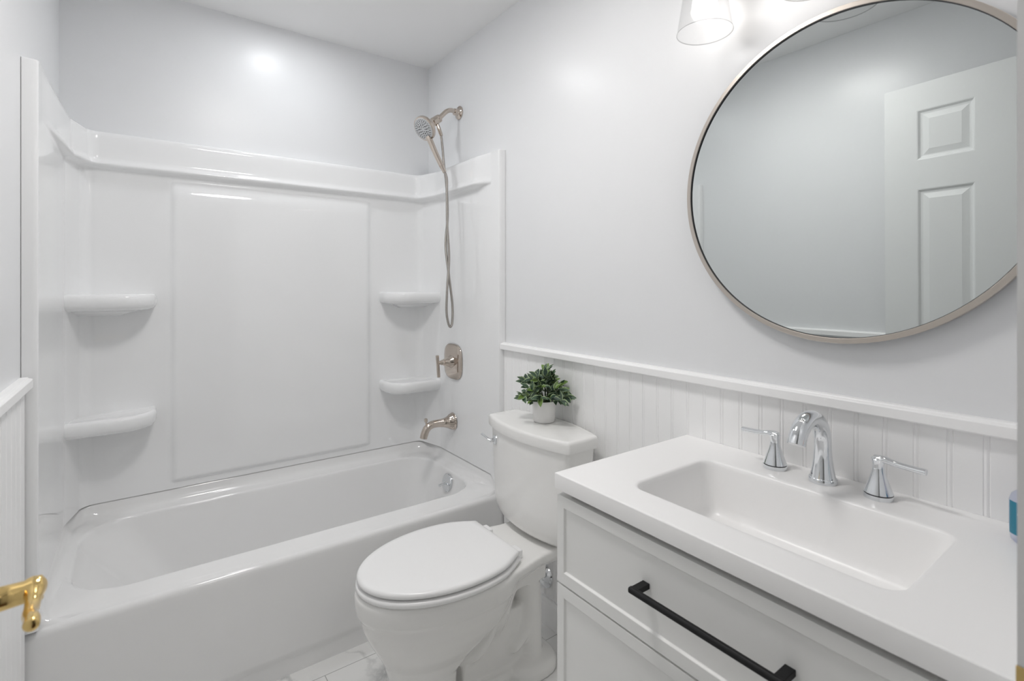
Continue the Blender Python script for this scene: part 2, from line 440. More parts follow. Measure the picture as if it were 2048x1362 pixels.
for z, t, pull in zr:
    row = []
    for i in range(nS):
        q = band(A[i]) * t
        p = A[i].lerp(B[i], q)
        if p.y > 2.3: p = Vector((p.x, p.y - 0.013 * raisedx(p.x) * raisedz(z)))
        if t and not pull and p.y < 2.0: pass
        if pull:
            wall = Vector((min(max(A[i].x, XL), XR), A[i].y))
            tx = XL if i < nS / 2 else XR
            on_side = A[i].y < 2.33
            tgt = Vector((tx, A[i].y)) if on_side else Vector((lerp(A[i].x, tx, sm(2.47, 2.33, A[i].y)) if A[i].y < 2.47 else A[i].x, YB))
            p = p.lerp(tgt, pull)
        row.append(Vector((p.x, p.y, z - 0.069 * (1 - sm(1.800, 1.862, p.y)) * (1 - sm(0.44, 0.60, z)))))
    # returns to the wall at both ends (front edge of the side panels)
    e0, e1 = row[0], row[-1]
    dl = (e0.x - XL)
    ze = e0.z
    row = [Vector((XL + 0.001, YF, ze)), Vector((XL + dl * 0.6, YF - 0.0, ze)), Vector((XL + dl * 0.88, YF + 0.001, ze))] + row + \
          [Vector((XR - dl * 0.88, YF + 0.001, ze)), Vector((XR - dl * 0.6, YF, ze)), Vector((XR - 0.001, YF, ze))]
    row[3] = Vector((row[3].x, YF + 0.006, ze)); row[-4] = Vector((row[-4].x, YF + 0.006, ze))
    rows.append(row)
sur = thing('shower_surround', (0.5085, YB - 0.02, 0.44), 'glossy white moulded shower surround with corner shelves, above the bathtub', 'shower surround')
b = MB(); b.rings(rows, False, False, closed=False)
b.build('wall_panels', M_ACRYL, sur, angle=60)

def shelf(mx, ztop):
    """corner shelf; mx mirrors it to the right hand corner"""
    b = MB(); rs = []
    x0, x1, y0, y1 = XL + 0.010, 0.044, 2.318, YB - 0.012
    prof = [(0.030, ztop - 0.004), (0.014, ztop), (0.006, ztop - 0.003), (0.001, ztop - 0.012), (0.0, ztop - 0.026), (0.002, ztop - 0.040),
            (0.009, ztop - 0.051), (0.022, ztop - 0.058), (0.05, ztop - 0.062), (0.09, ztop - 0.068), (0.128, ztop - 0.082)]
    for ins, z in prof:
        r = max(0.11 - ins, 0.02)
        L = rrect(x0, x1 - ins * 0.8, y0 + ins, y1, 0.02, z, rr=(0.03, r, 0.004, 0.004), nc=12)
        if mx: L = [Vector((2 * 0.5085 - p.x, p.y, p.z)) for p in L]
        rs.append(L)
    b.rings(rs)
    return b.build('shelf', M_ACRYL, sur, angle=60)
for mx in (0, 1):
    for zt in (1.238, 0.788): shelf(mx, zt)

# ------------------------------------------------------------------ bathtub
def tub():
    t = thing('bathtub', (0.5085, 2.14, FL), 'glossy white alcove bathtub with a plain apron beneath the shower surround', 'bathtub')
    ox0, ox1, oy1 = XL + 0.024, XR - 0.024, YB - 0.030
    def W(y, x=0.5): return max(sm(1.835, 1.90, y), sm(1.800, 1.862, y) * sm(0.062, 0.030, min(x - XL, XR - x)))
    def ring(x0, x1, y0, y1, rr, zf, zb, flat=False):
        L = rrect(x0, x1, y0, y1, 0, 0, ns=30, nc=10, rr=rr)
        return [Vector((p.x, p.y, lerp(zf, zb, W(p.y, p.x)))) for p in L]
    s = 0.0012
    rs = []
    # outside skin, floor up (front side is the apron, the other sides hide in the alcove)
    wx0, wx1, wy1 = XL + 0.004, XR - 0.004, YB - 0.004
    for z, y in ((FL, 1.803), (0.022, 1.803), (0.030, 1.801), (0.042, 1.796), (0.052, 1.7945), (0.20, 1.797), (0.33, 1.799), (0.345, 1.7995), (0.353, 1.801), (0.3595, 1.8045), (0.3635, 1.810)):
        rs.append(ring(wx0, wx1, y, wy1, (s,) * 4, z, z))
    rs.append(ring(wx0, wx1, 1.816, wy1, (s,) * 4, 0.365, 0.4385))
    rs.append(ring(ox0, ox1, 1.818, oy1, (s, s, 0.015, 0.015), 0.365, 0.4390))
    rs.append(ring(ox0 + 0.003, ox1 - 0.003, 1.820, oy1 - 0.003, (0.004, 0.004, 0.07, 0.07), 0.365, 0.4385))
    rs.append(ring(ox0 + 0.007, ox1 - 0.007, 1.824, oy1 - 0.006, (0.01, 0.01, 0.075, 0.075), 0.3652, 0.430))
    rs.append(ring(ox0 + 0.011, ox1 - 0.011, 1.828, oy1 - 0.010, (0.012, 0.012, 0.08, 0.08), 0.3655, 0.414))
    rs.append(ring(ox0 + 0.017, ox1 - 0.018, 1.834, oy1 - 0.016, (0.02, 0.02, 0.09, 0.09), 0.366, 0.399))
    rs.append(ring(ox0 + 0.025, ox1 - 0.030, 1.842, oy1 - 0.026, (0.03, 0.03, 0.10, 0.10), 0.3665, 0.390))
    # basin mouth
    bx0, bx1, by0, by1 = XL + 0.072, XR - 0.083, 1.887, YB - 0.088
    R4 = (0.15, 0.13, 0.14, 0.16)
    def inner(i, dz, k=1.0):
        return ring(bx0 + i, bx1 - i * 0.7, by0 + i * 0.7, by1 - i * 0.7, tuple(max(q - i * 0.5, 0.06) for q in R4), 0.3665 - dz, 0.386 - dz)
    rs += [inner(-0.010, 0.0), inner(-0.003, 0.0012), inner(0.002, 0.005), inner(0.006, 0.012), inner(0.009, 0.024)]
    zb = 0.045
    for k in range(1, 11):
        f = k / 11
        z = lerp(0.345, zb, f)
        x0 = lerp(bx0 + 0.010, 0.10, f ** 1.15); x1 = lerp(bx1 - 0.008, 1.115, f)
        y0 = lerp(by0 + 0.008, 1.945, f); y1 = lerp(by1 - 0.008, 2.375, f)
        L = rrect(x0, x1, y0, y1, 0, z, ns=30, nc=10, rr=tuple(lerp(q, 0.10, f) for q in R4))
        rs.append([Vector((p.x, p.y, z + (0.018 * (1 - f) * W(p.y)))) for p in L])
    for i, dz in ((0.004, 0.010), (0.014, 0.020), (0.032, 0.027), (0.07, 0.030)):
        rs.append(rrect(0.10 + i, 1.115 - i, 1.945 + i, 2.375 - i, 0, zb - dz, ns=30, nc=10, rr=(0.10,) * 4))
    b = MB(); b.rings(rs, cap0=True, cap1=True)
    b.build('tub_body', M_TUB, t, angle=70)
    # overflow plate with its trip lever, and the drain
    c = Vector((1.170, 2.128, 0.333)); n = Vector((-1, 0, 0.20)).normalized()
    b = MB().lathe([(0.041, -0.006), (0.041, 0.003), (0.038, 0.0065), (0.020, 0.0085), (0.004, 0.009)], c, n, n=40)
    for sy in (-0.019, 0.019):
        b.lathe([(0.0045, 0.006), (0.0045, 0.0105), (0.003, 0.0115)], c + Vector((0, sy, -0.004)), n, n=14)
    ov = b.build('overflow_plate', M_CHROME, t); ov['label'] = 'round chrome overflow plate'
    b = MB().tube([c + n * 0.008 + Vector((0, 0, -0.004)), c + n * 0.022 + Vector((0, 0.001, -0.007)), c + n * 0.044 + Vector((0, 0.003, -0.016))], [0.0075, 0.007, 0.0085], n=14, flat=0.7)
    b.build('trip_lever', M_CHROME, ov)
    MB().lathe([(0.036, 0), (0.034, 0.004), (0.01, 0.005)], (1.02, 2.16, 0.0145), n=32).build('drain', M_CHROME, t)
tub()

# ------------------------------------------------------------------ shower fittings
ys = 2.185
t = thing('shower_bracket', (XR, ys, 2.127), 'polished nickel bent shower arm with hand shower holder on the painted wall', 'shower arm')
MB().lathe([(0.033, 0.0), (0.0335, 0.004), (0.030, 0.008), (0.020, 0.012), (0.017, 0.020), (0.0165, 0.030), (0.012, 0.032)], (XR, ys, 2.127), (-1, 0, 0), n=32).build('flange', M_NICKEL, t)
arm = spline([(XR - 0.018, ys, 2.127), (XR - 0.045, ys, 2.131), (XR - 0.070, ys, 2.122), (XR - 0.095, ys, 2.098), (XR - 0.120, ys, 2.070)], 8)
MB().tube(arm, 0.0112, n=20).build('arm_pipe', M_NICKEL, t)
a1 = Vector((XR - 0.112, ys, 2.079)); dA = Vector((-0.80, 0, -0.60)).normalized()
b = MB().lathe([(0.0135, -0.004), (0.019, 0.0), (0.020, 0.012), (0.0185, 0.0135), (0.0185, 0.0145), (0.0205, 0.016), (0.0205, 0.044), (0.016, 0.049)], a1, dA, n=28)
b.build('holder', M_NICKEL, t)
hc = a1 + dA * 0.030
t2 = Vector((0.26, -0.10, -0.80)).normalized()
MB().lathe([(0.008, 0.0), (0.0095, 0.018), (0.0095, 0.040), (0.0080, 0.056)], hc + Vector((0.012, -0.004, -0.016)), t2, n=18).build('hose_outlet', M_NICKEL, t)
# hand shower
fn = Vector((-0.80, -0.22, -0.56)).normalized()
hd = Vector((1.066, ys - 0.035, 2.006))
t = thing('hand_shower', (1.18, ys - 0.01, 1.08), 'polished nickel hand shower with a round spray head and looping metal hose', 'hand shower')
hh = MB().lathe([(0.018, -0.026), (0.034, -0.020), (0.052, -0.010), (0.0585, -0.002), (0.0595, 0.006), (0.058, 0.011), (0.053, 0.013)], hd, fn, n=48).build('head', M_NICKEL, t)
sf = MB().lathe([(0.0525, 0.010), (0.0515, 0.0148), (0.047, 0.0155), (0.001, 0.0165)], hd, fn, n=48).build('spray_face', M_SPRAY, hh)
sf['label'] = 'grey spray plate dotted with black nozzles'
e1 = fn.cross(Vector((0, 0, 1))).normalized(); e2 = fn.cross(e1)
b = MB()
for rr_, nn, q in ((0.012, 6, 0.0022), (0.021, 10, 0.0030), (0.030, 14, 0.0022), (0.038, 20, 0.0020), (0.0445, 26, 0.0016)):
    for k in range(nn):
        a = 2 * pi * (k + 0.37 * (nn % 4)) / nn
        p = hd + fn * 0.0155 + e1 * rr_ * cos(a) + e2 * rr_ * sin(a)
        b.lathe([(q, 0.0), (q * 0.9, 0.0018), (q * 0.3, 0.0022)], p, fn, n=8, cap0=False)
b.build('nozzles', M_DARK, sf)
gp = spline([hd + Vector((0.012, -0.004, -0.040)), (1.088, 2.140, 1.945), (1.111, 2.128, 1.885), (1.133, 2.115, 1.832)], 6)
MB().tube(gp, [lerp(0.0145, 0.0120, i / (len(gp) - 1)) for i in range(len(gp))], n=20).build('grip', M_NICKEL, t)
gd = (gp[-1] - gp[-2]).normalized()
MB().lathe([(0.0105, -0.001), (0.0105, 0.001), (0.0122, 0.0015), (0.0100, 0.020), (0.0090, 0.034)], gp[-1], gd, n=20).build('hose_collar', M_NICKEL, t)
h0 = gp[-1] + gd * 0.030
hs = spline([h0, h0 + gd * 0.025 + Vector((0, 0, -0.01)), (1.153, 2.100, 1.70), (1.152, 2.095, 1.55), (1.160, 2.092, 1.40), (1.146, 2.085, 1.25), (1.140, 2.080, 1.15),
             (1.148, 2.076, 1.092), (1.158, 2.074, 1.078), (1.168, 2.076, 1.100), (1.172, 2.082, 1.18), (1.160, 2.094, 1.32), (1.152, 2.110, 1.46), (1.168, 2.120, 1.60), (1.170, 2.135, 1.74),
             (1.166, 2.155, 1.86), (1.168, 2.170, 1.93), hc + Vector((0.012, -0.004, -0.016)) + t2 * 0.050], 10)
# ribbed metal hose: radius ripples along the length
fine = []
for i in range(len(hs) - 1):
    L = (hs[i + 1] - hs[i]).length; k = max(1, int(L / 0.00165))
    for j in range(k): fine.append(hs[i].lerp(hs[i + 1], j / k))
MB().tube(fine, [0.0062 if i % 3 else 0.0049 for i in range(len(fine))], n=10).build('hose', M_HOSE, t, angle=180)['label'] = 'ribbed metal shower hose'

# valve
xs = XR - 0.0342
t = thing('shower_valve', (xs, 2.185, 0.896), 'polished nickel shower valve with a rounded square plate and bar lever', 'shower valve')
b = MB(); rs = []
for hw, d in ((0.086, 0.0), (0.087, 0.003), (0.085, 0.006), (0.078, 0.009), (0.055, 0.0125), (0.03, 0.014)):
    L = []
    for k in range(64):
        a = 2 * pi * k / 64; q = 3.2 if hw > 0.05 else 2.2
        ca, sa = cos(a), sin(a)
        L.append(Vector((xs - d, 2.185 + hw * math.copysign(abs(ca) ** (2 / q), ca), 0.896 + hw * math.copysign(abs(sa) ** (2 / q), sa))))
    rs.append(L)
b.rings(rs); b.build('escutcheon', M_NICKEL, t, angle=60)
MB().lathe([(0.034, 0.011), (0.030, 0.018), (0.022, 0.032), (0.018, 0.048), (0.0165, 0.054), (0.013, 0.055), (0.0125, 0.066), (0.010, 0.072), (0.008, 0.084)], (xs, 2.185, 0.896), (-1, 0, 0), n=32).build('hub', M_NICKEL, t)
MB().tube([(xs - 0.090, 2.185, 0.932), (xs - 0.086, 2.187, 0.90), (xs - 0.080, 2.188, 0.826)], 0.0078, n=20).build('lever', M_NICKEL, t)

# tub spout
t = thing('tub_spout', (xs, 2.19, 0.60), 'polished nickel tub spout with a flared base and diverter knob', 'tub spout')
P = spline([(xs - 0.001, 2.19, 0.600), (xs - 0.012, 2.19, 0.600), (xs - 0.030, 2.19, 0.600), (xs - 0.055, 2.19, 0.601), (xs - 0.09, 2.19, 0.603), (xs - 0.120, 2.19, 0.600), (xs - 0.143, 2.19, 0.585), (xs - 0.156, 2.19, 0.558), (xs - 0.160, 2.19, 0.543)], 6)
k = len(P); prof = [(0, 0.0425), (0.125, 0.0385), (0.19, 0.0335), (0.25, 0.0285), (0.31, 0.0245), (0.375, 0.0212), (0.45, 0.0190), (0.55, 0.0180), (0.7, 0.0178), (0.85, 0.018), (1.0, 0.0175)]
def interp(pr, f):
    for (a, ra), (c, rc) in zip(pr, pr[1:]):
        if f <= c: return lerp(ra, rc, (f - a) / (c - a))
    return pr[-1][1]
MB().tube(P, [interp(prof, i / (k - 1)) for i in range(k)], n=32).build('spout_body', M_NICKEL, t, angle=60)
MB().lathe([(0.004, -0.012), (0.004, 0.0), (0.008, 0.002), (0.008, 0.016), (0.006, 0.018)], (xs - 0.146, 2.19, 0.618), (-0.1, 0, 1), n=20).build('diverter_knob', M_NICKEL, t)

# ------------------------------------------------------------------ toilet
TY = 1.397
def toilet():
    t = thing('toilet', (0.9, TY, FL), 'white two piece toilet with closed elongated lid between bathtub and vanity', 'toilet')
    def egg(x0, x1, hw, z, back=0.62, n=64, cy=TY):
        """front is a half ellipse, rear is squared off"""
        xc = lerp(x0, x1, back); L = []
        for k in range(n):
            a = 2 * pi * k / n; ca, sa = cos(a), sin(a)
            if ca < 0: x = xc + (xc - x0) * ca; y = hw * sa
            else:
                q = 2 / 2.8; x = xc + (x1 - xc) * abs(ca) ** q; y = hw * math.copysign(abs(sa) ** q, sa)
            L.append(Vector((x, cy + y, z)))
        return L
    b = MB()
    b.rings([egg(0.580, 0.785, 0.092, FL), egg(0.580, 0.78, 0.090, 0.0), egg(0.582, 0.775, 0.086, 0.06), egg(0.578, 0.78, 0.088, 0.12), egg(0.566, 0.83, 0.104, 0.165), egg(0.545, 0.87, 0.130, 0.205), egg(0.520, 0.93, 0.152, 0.25),
             egg(0.503, 0.955, 0.168, 0.29), egg(0.495, 0.965, 0.176, 0.322), egg(0.493, 0.965, 0.177, 0.330), egg(0.484, 0.972, 0.184, 0.338), egg(0.481, 0.975, 0.187, 0.36), egg(0.481, 0.975, 0.187, 0.388), egg(0.487, 0.972, 0.182, 0.398)])
    # deck carrying the tank
    def deck(hwf, hwb, z, x1=1.19): return [Vector(p) for p in ((0.90, TY - hwf, z), (1.06, TY - hwb, z), (x1, TY - hwb, z), (x1, TY + hwb, z), (1.06, TY + hwb, z), (0.90, TY + hwf, z))]
    b.rings([deck(0.13, 0.09, 0.33), deck(0.155, 0.122, 0.362), deck(0.165, 0.130, 0.374), deck(0.165, 0.130, 0.396)])
    # trapway: a leg rising behind the bowl, the arch over the opening, the rear column and the lower outlet
    def xz(pts, r, fl): 
        P = spline([(x, TY, z) for x, z in pts], 6)
        k = len(P) - 1
        b.tube(P, [r * (0.42 + 0.58 * sm(0, 0.28, i / k)) * ((0.45 + 0.55 * sm(1.0, 0.72, i / k)) if r < 0.04 else 1) for i in range(k + 1)], n=28, flat=fl, up=(0, 1, 0))
    xz([(0.77, 0.095), (0.84, 0.115), (0.893, 0.165), (0.922, 0.225), (0.945, 0.30)], 0.036, 1.95)
    xz([(0.905, 0.06), (0.925, 0.14), (0.938, 0.21), (0.962, 0.275), (1.005, 0.312), (1.050, 0.288), (1.068, 0.22), (1.070, 0.10), (1.072, FL + 0.006)], 0.049, 1.6)
    xz([(1.062, 0.17), (1.040, 0.118), (0.998, 0.082), (0.958, 0.060)], 0.036, 1.95)
    b.box(0.80, 1.06, TY - 0.045, TY + 0.045, FL, 0.20)
    b.box(0.94, 1.108, TY - 0.078, TY + 0.078, 0.278, 0.375)
    # feet
    b.rings([rrect(0.60, 1.00, TY - 0.072, TY + 0.072, 0.05, FL), rrect(0.60, 1.00, TY - 0.072, TY + 0.072, 0.05, FL + 0.035), rrect(0.62, 0.99, TY - 0.062, TY + 0.062, 0.05, FL + 0.048)])
    b.rings([rrect(0.97, 1.16, TY - 0.112, TY + 0.112, 0.07, FL), rrect(0.97, 1.16, TY - 0.112, TY + 0.112, 0.07, FL + 0.030), rrect(0.985, 1.15, TY - 0.098, TY + 0.098, 0.06, FL + 0.048), rrect(1.01, 1.13, TY - 0.075, TY + 0.075, 0.05, FL + 0.060)])
    b.build('bowl', M_CHINA, t, remesh=0.004, smoothit=22)
    # seat and lid
    def plan(z, ins=0.0, x1=0.957, xc=0.765, a=0.276, bb=0.187, n=72):
        L = []; hwb = (bb - ins) * sqrt(max(0, 1 - ((x1 - ins - xc) / a) ** 2)) * 0.93
        ang = math.acos((x1 - ins - xc) / a)
        for k in range(n + 1):
            th_ = lerp(ang, 2 * pi - ang, k / n)
            y = (bb - ins) * sin(th_)
            f = sm(0.86, 0.957, xc + a * cos(th_)); y *= 1 - 0.07 * f
            L.append(Vector((xc + (a - ins) * cos(th_), TY + y, z)))
        return L
    b = MB().rings([plan(0.3990, 0.004), plan(0.4010, -0.001), plan(0.408, -0.004), plan(0.4135, -0.0025), plan(0.4165, 0.001), plan(0.4180, 0.008)])
    b.build('seat', M_SEAT, t, angle=50)
    b = MB().rings([plan(0.4232, 0.008), plan(0.4240, 0.003), plan(0.427, 0.0), plan(0.433, 0.0), plan(0.4375, 0.003), plan(0.440, 0.008), plan(0.4405, 0.020), plan(0.4405, 0.10)])
    b.build('seat_lid', M_SEAT, t, angle=50)
    b = MB()
    b.box(0.525, 0.54, TY - 0.06, TY - 0.035, 0.417, 0.424)
    b.build('bumper', M_SEAT, t, smooth=False)
    for sy in (-1, 1):
        MB().box(0.945, 0.985, TY + sy * 0.085 - 0.022, TY + sy * 0.085 + 0.022, 0.395, 0.424).build('hinge', M_SEAT, t, bevel=0.005)
    # tank
    TC = TY + 0.010
    def tk(ins, z, hw=0.230, q=0.010):
        base = [(1.212, 0.2300), (1.080, 0.2300)]
        fr = [(1.080 - 0.0435 * (1 - (y / 0.230) ** 2), y) for y in [0.230 - 0.046 * k for k in range(1, 10)]]
        bk = [(1.212 + 0.044 * (1 - (y / 0.230) ** 2), y) for y in [-0.230 + 0.046 * k for k in range(1, 10)]]
        poly = [Vector(p) for p in base + fr + [(1.080, -0.230), (1.212, -0.230)] + bk]
        n = len(poly); out = []
        for k in range(n):           # round every corner a little
            p = poly[k]; a = poly[k - 1] - p; c = poly[(k + 1) % n] - p
            la, lc = min(q, a.length * 0.45), min(q, c.length * 0.45)
            p0 = p + a.normalized() * la; p1 = p + c.normalized() * lc
            for m in range(5):
                t_ = m / 4; out.append((p0 * (1 - t_) ** 2 + p * 2 * t_ * (1 - t_) + p1 * t_ ** 2))
        cx = 1.146; fx_ = (0.110 - ins) / 0.110
        return [Vector((cx + (p.x - cx) * fx_, TC + p.y * (hw - ins) / 0.230, z)) for p in out]
    b = MB().rings([tk(0.075, 0.4055, 0.19, .03), tk(0.05, 0.4075, 0.195, .03), tk(0.032, 0.414, 0.20, .03), tk(0.020, 0.428, 0.204, .03), tk(0.013, 0.455, 0.209, .03), tk(0.011, 0.50, 0.213, .025), tk(0.010, 0.62, 0.221, .02), tk(0.009, 0.7365, 0.226, .018)])
    b.build('tank', M_CHINA, t, angle=60)
    b = MB().rings([tk(0.006, 0.735), tk(0.001, 0.7365), tk(0.0, 0.741), tk(0.0, 0.7655), tk(0.002, 0.771), tk(0.006, 0.7745), tk(0.014, 0.7755), tk(0.07, 0.777)])
    b.build('tank_lid', M_CHINA, t, angle=60)
    # flush lever on the front, near the tub end
    c = Vector((1.068, TY + 0.178, 0.690)); n = Vector((-0.96, 0.28, 0)).normalized()
    b = MB().lathe([(0.0175, -0.006), (0.0175, 0.002), (0.014, 0.005), (0.008, 0.006), (0.007, 0.018)], c, n, n=28)
    b.tube([c + n * 0.013, c + n * 0.020 + Vector((-0.002, 0.012, 0.006)), c + n * 0.024 + Vector((-0.004, 0.038, 0.017))], [0.0055, 0.007, 0.0085], n=14, flat=0.45)
    b.build('flush_lever', M_CHROME, t)['label'] = 'chrome flush lever'
toilet()

t = thing('water_supply_valve', (XR - 0.0095, 1.515, 0.145), 'chrome water supply valve on the beadboard behind the toilet', 'water valve')
MB().lathe([(0.047, 0.0), (0.045, 0.006), (0.030, 0.013), (0.012, 0.016)], (XR - 0.0095, 1.515, 0.145), (-1, 0, 0), n=32).build('escutcheon', M_CHROME, t)
b = MB().lathe([(0.009, 0.01), (0.009, 0.035), (0.013, 0.036), (0.013, 0.058), (0.017, 0.060), (0.017, 0.068)], (XR - 0.0095, 1.515, 0.145), (-1, 0, 0), n=20); b.build('stop_valve', M_CHROME, t)
MB().tube(spline([(XR - 0.056, 1.515, 0.157), (XR - 0.056, 1.520, 0.25), (XR - 0.052, 1.555, 0.33), (XR - 0.05, 1.56, 0.399)], 6), 0.005, n=10).build('supply_hose', M_HOSE, t)

# ------------------------------------------------------------------ potted plant on the tank
def plant():
    c = Vector((1.178, 1.418, 0.777))
    t = thing('potted_plant', c, 'small green leafy plant in a white pot on the toilet tank', 'potted plant')
    MB().lathe([(0.032, 0.0), (0.0375, 0.002), (0.0395, 0.010), (0.0425, 0.045), (0.0435, 0.072), (0.0438, 0.0765), (0.0425, 0.0775), (0.0410, 0.075), (0.040, 0.066)], c, n=48, cap1=False).build('pot', M_POT, t, angle=50)
    MB().lathe([(0.0405, 0.060), (0.02, 0.064), (0.002, 0.066)], c, n=32).build('soil', M_SOIL, t)
    rnd = random.Random(21)
    st = MB(); lf = MB()
    def leaf(p, d, up, L, Wd, mi):
        d = d.normalized(); s = d.cross(up)
        if s.length < 1e-3: s = d.cross(Vector((1, 0, 0)))
        s.normalize(); u = s.cross(d)
        n = 7; vs = []; fs = []; mis = []
        for i in range(n + 1):
            f = i / n; w_ = Wd * (sin(pi * min(f, 0.999) ** 0.80)) ** 0.85 if 0 < f < 1 else 0.0006
            bend = -0.22 * L * f * f + 0.02 * L
            for kx, hx in ((-1, 0.14), (-0.74, 0.06), (0, 0.0), (0.74, 0.06), (1, 0.14)):
                q = p + d * (L * f) + s * (w_ * kx) + u * (bend + hx * w_ * 2.2)
                q.x = min(q.x, 1.252); vs.append(q)
        for i in range(n):
            for k in range(4):
                a = i * 5 + k; fs.append((a, a + 1, a + 6, a + 5))
                mis.append(3 if k in (0, 3) else mi)
        base = len(lf.v); lf.v += vs
        for f, m_ in zip(fs, mis): lf.f.append(tuple(base + x for x in f)); lf.mi.append(m_)
    root = c + Vector((0, 0, 0.062))
    specs = []
    for k in range(13): specs.append((2 * pi * k / 13 + rnd.uniform(-.15, .15), rnd.uniform(0.074, 0.092), rnd.uniform(0.018, 0.040)))
    for k in range(11): specs.append((2 * pi * k / 11 + rnd.uniform(-.2, .2), rnd.uniform(0.050, 0.072), rnd.uniform(0.050, 0.078)))
    for k in range(8): specs.append((2 * pi * k / 8 + rnd.uniform(-.3, .3), rnd.uniform(0.024, 0.045), rnd.uniform(0.078, 0.105)))
    for k in range(3): specs.append((rnd.uniform(0, 6.28), rnd.uniform(0.0, 0.015), rnd.uniform(0.112, 0.128)))
    for a, rad, h in specs:
        e = root + Vector((cos(a) * rad, sin(a) * rad, h))
        e.x = min(e.x, 1.240)
        m1 = root.lerp(e, 0.5) + Vector((0, 0, 0.012))
        r0 = root + Vector((cos(a) * 0.010, sin(a) * 0.010, 0))
        P = spline([r0, m1, e], 5); st.tube(P, 0.0011, n=6)
        out = (P[-1] - P[-3]).normalized()
        nl = rnd.choice((6, 7, 8))
        for j in range(nl):
            f = rnd.uniform(0.55, 1.0) if j > 2 else 1.0
            p = P[int(f * (len(P) - 1))]
            ax = Vector((rnd.gauss(0, 1), rnd.gauss(0, 1), rnd.gauss(0.15, 0.6))).normalized()
            d = (out * 0.75 + ax * 0.85).normalized()
            up = (Vector((0, 0, 1)) * 1.0 + Vector((cos(a), sin(a), 0)) * -0.3 + Vector((rnd.gauss(0, .35), rnd.gauss(0, .35), 0)) + Vector((-0.5, -0.6, 0.0))).normalized()
            L = rnd.uniform(0.026, 0.040)
            leaf(p, d, up, L, L * rnd.uniform(0.24, 0.31), rnd.choices((0, 1, 2), (0.55, 0.17, 0.28))[0])
    st.build('stems', M_STEM, t)
    lf.build('foliage', [M_LEAF, M_LEAF_Y, M_LEAF_D, M_EDGE], t, angle=180)['label'] = 'dense dark green leaves with pale edges'
plant()

# ------------------------------------------------------------------ vanity
VY0, VY1 = 0.108, 0.875            # ends of the cabinet
FX = 0.768                         # drawer face
def vanity():
    t = thing('vanity_cabinet', ((FX + XR) / 2, 0.4915, FL), 'white shaker vanity cabinet with a long black pull under the sink', 'cabinet')
    b = MB()
    yb0, yb1 = VY0 + 0.002, VY1 - 0.004
    b.box(FX + 0.0215, XR - 0.026, yb0, yb1, 0.07, 0.695)
    b.box(FX + 0.0215, XR - 0.026, yb0, yb0 + 0.018, 0.695, 0.8062)
    b.box(FX + 0.0215, XR - 0.026, yb1 - 0.018, yb1, 0.695, 0.8062)
    b.box(FX + 0.050, FX + 0.062, yb0 + 0.018, yb1 - 0.018, 0.695, 0.8062)
    b.box(FX + 0.06, XR - 0.028, yb0 + 0.01, yb1 - 0.01, FL, 0.07)
    b.build('body', M_CAB, t, smooth=False, bevel=0.001)
    def drawer(z0, z1, pull):
        T = lambda y, z, d: Vector((FX + d, y, z))
        y0, y1 = VY0 + 0.002, VY1 + 0.002
        us_ = [y0, y0 + 0.022, y1 - 0.022, y1]; vs_ = [z0, z0 + 0.026, z1 - 0.026, z1]
        b = MB()
        panel_face(b, T, us_, vs_, {(1, 1)}, [(0, 0), (0.003, 0.005), (0.004, 0.005)])
        x1 = FX + 0.020
        b.add([(FX, y0, z0), (FX, y1, z0), (x1, y1, z0), (x1, y0, z0), (FX, y0, z1), (FX, y1, z1), (x1, y1, z1), (x1, y0, z1)], [(0, 1, 2, 3), (4, 5, 6, 7), (0, 3, 7, 4), (1, 2, 6, 5), (3, 2, 6, 7)])
        d = b.build('drawer', M_CAB, t, smooth=False)
        bm = bmesh.new(); bm.from_mesh(d.data); bmesh.ops.remove_doubles(bm, verts=bm.verts, dist=1e-5); bmesh.ops.recalc_face_normals(bm, faces=bm.faces); bm.to_mesh(d.data); bm.free()
        md = d.modifiers.new('bevel', 'BEVEL'); md.width = 0.0012; md.segments = 2; md.limit_method = 'ANGLE'; md.angle_limit = R(50)
        zc = (z0 + z1) / 2 + 0.008
        b = MB()
        ya, yc_ = 0.352, 0.637; h = 0.0060
        o_ = [(-1, -0.5), (-0.5, -1), (0.5, -1), (1, -0.5), (1, 0.5), (0.5, 1), (-0.5, 1), (-1, 0.5)]
        b.rings([[Vector((FX - 0.031 + u * h * q, y, zc + v * h * q)) for u, v in o_] for y, q in ((ya, 0.7), (ya + 0.002, 1), (yc_ - 0.002, 1), (yc_, 0.7))])
        for yy in (ya + 0.002, yc_ - 0.018):
            b.box(FX - 0.028, FX + 0.007, yy, yy + 0.016, zc - 0.0052, zc + 0.0052)
        b.build('drawer_pull', M_BLACK, d, smooth=False, bevel=0.001)['label'] = 'long matt black bar pull'
    drawer(0.594, 0.7925, True)
    drawer(0.336, 0.589, True)
    drawer(0.078, 0.331, True)
vanity()

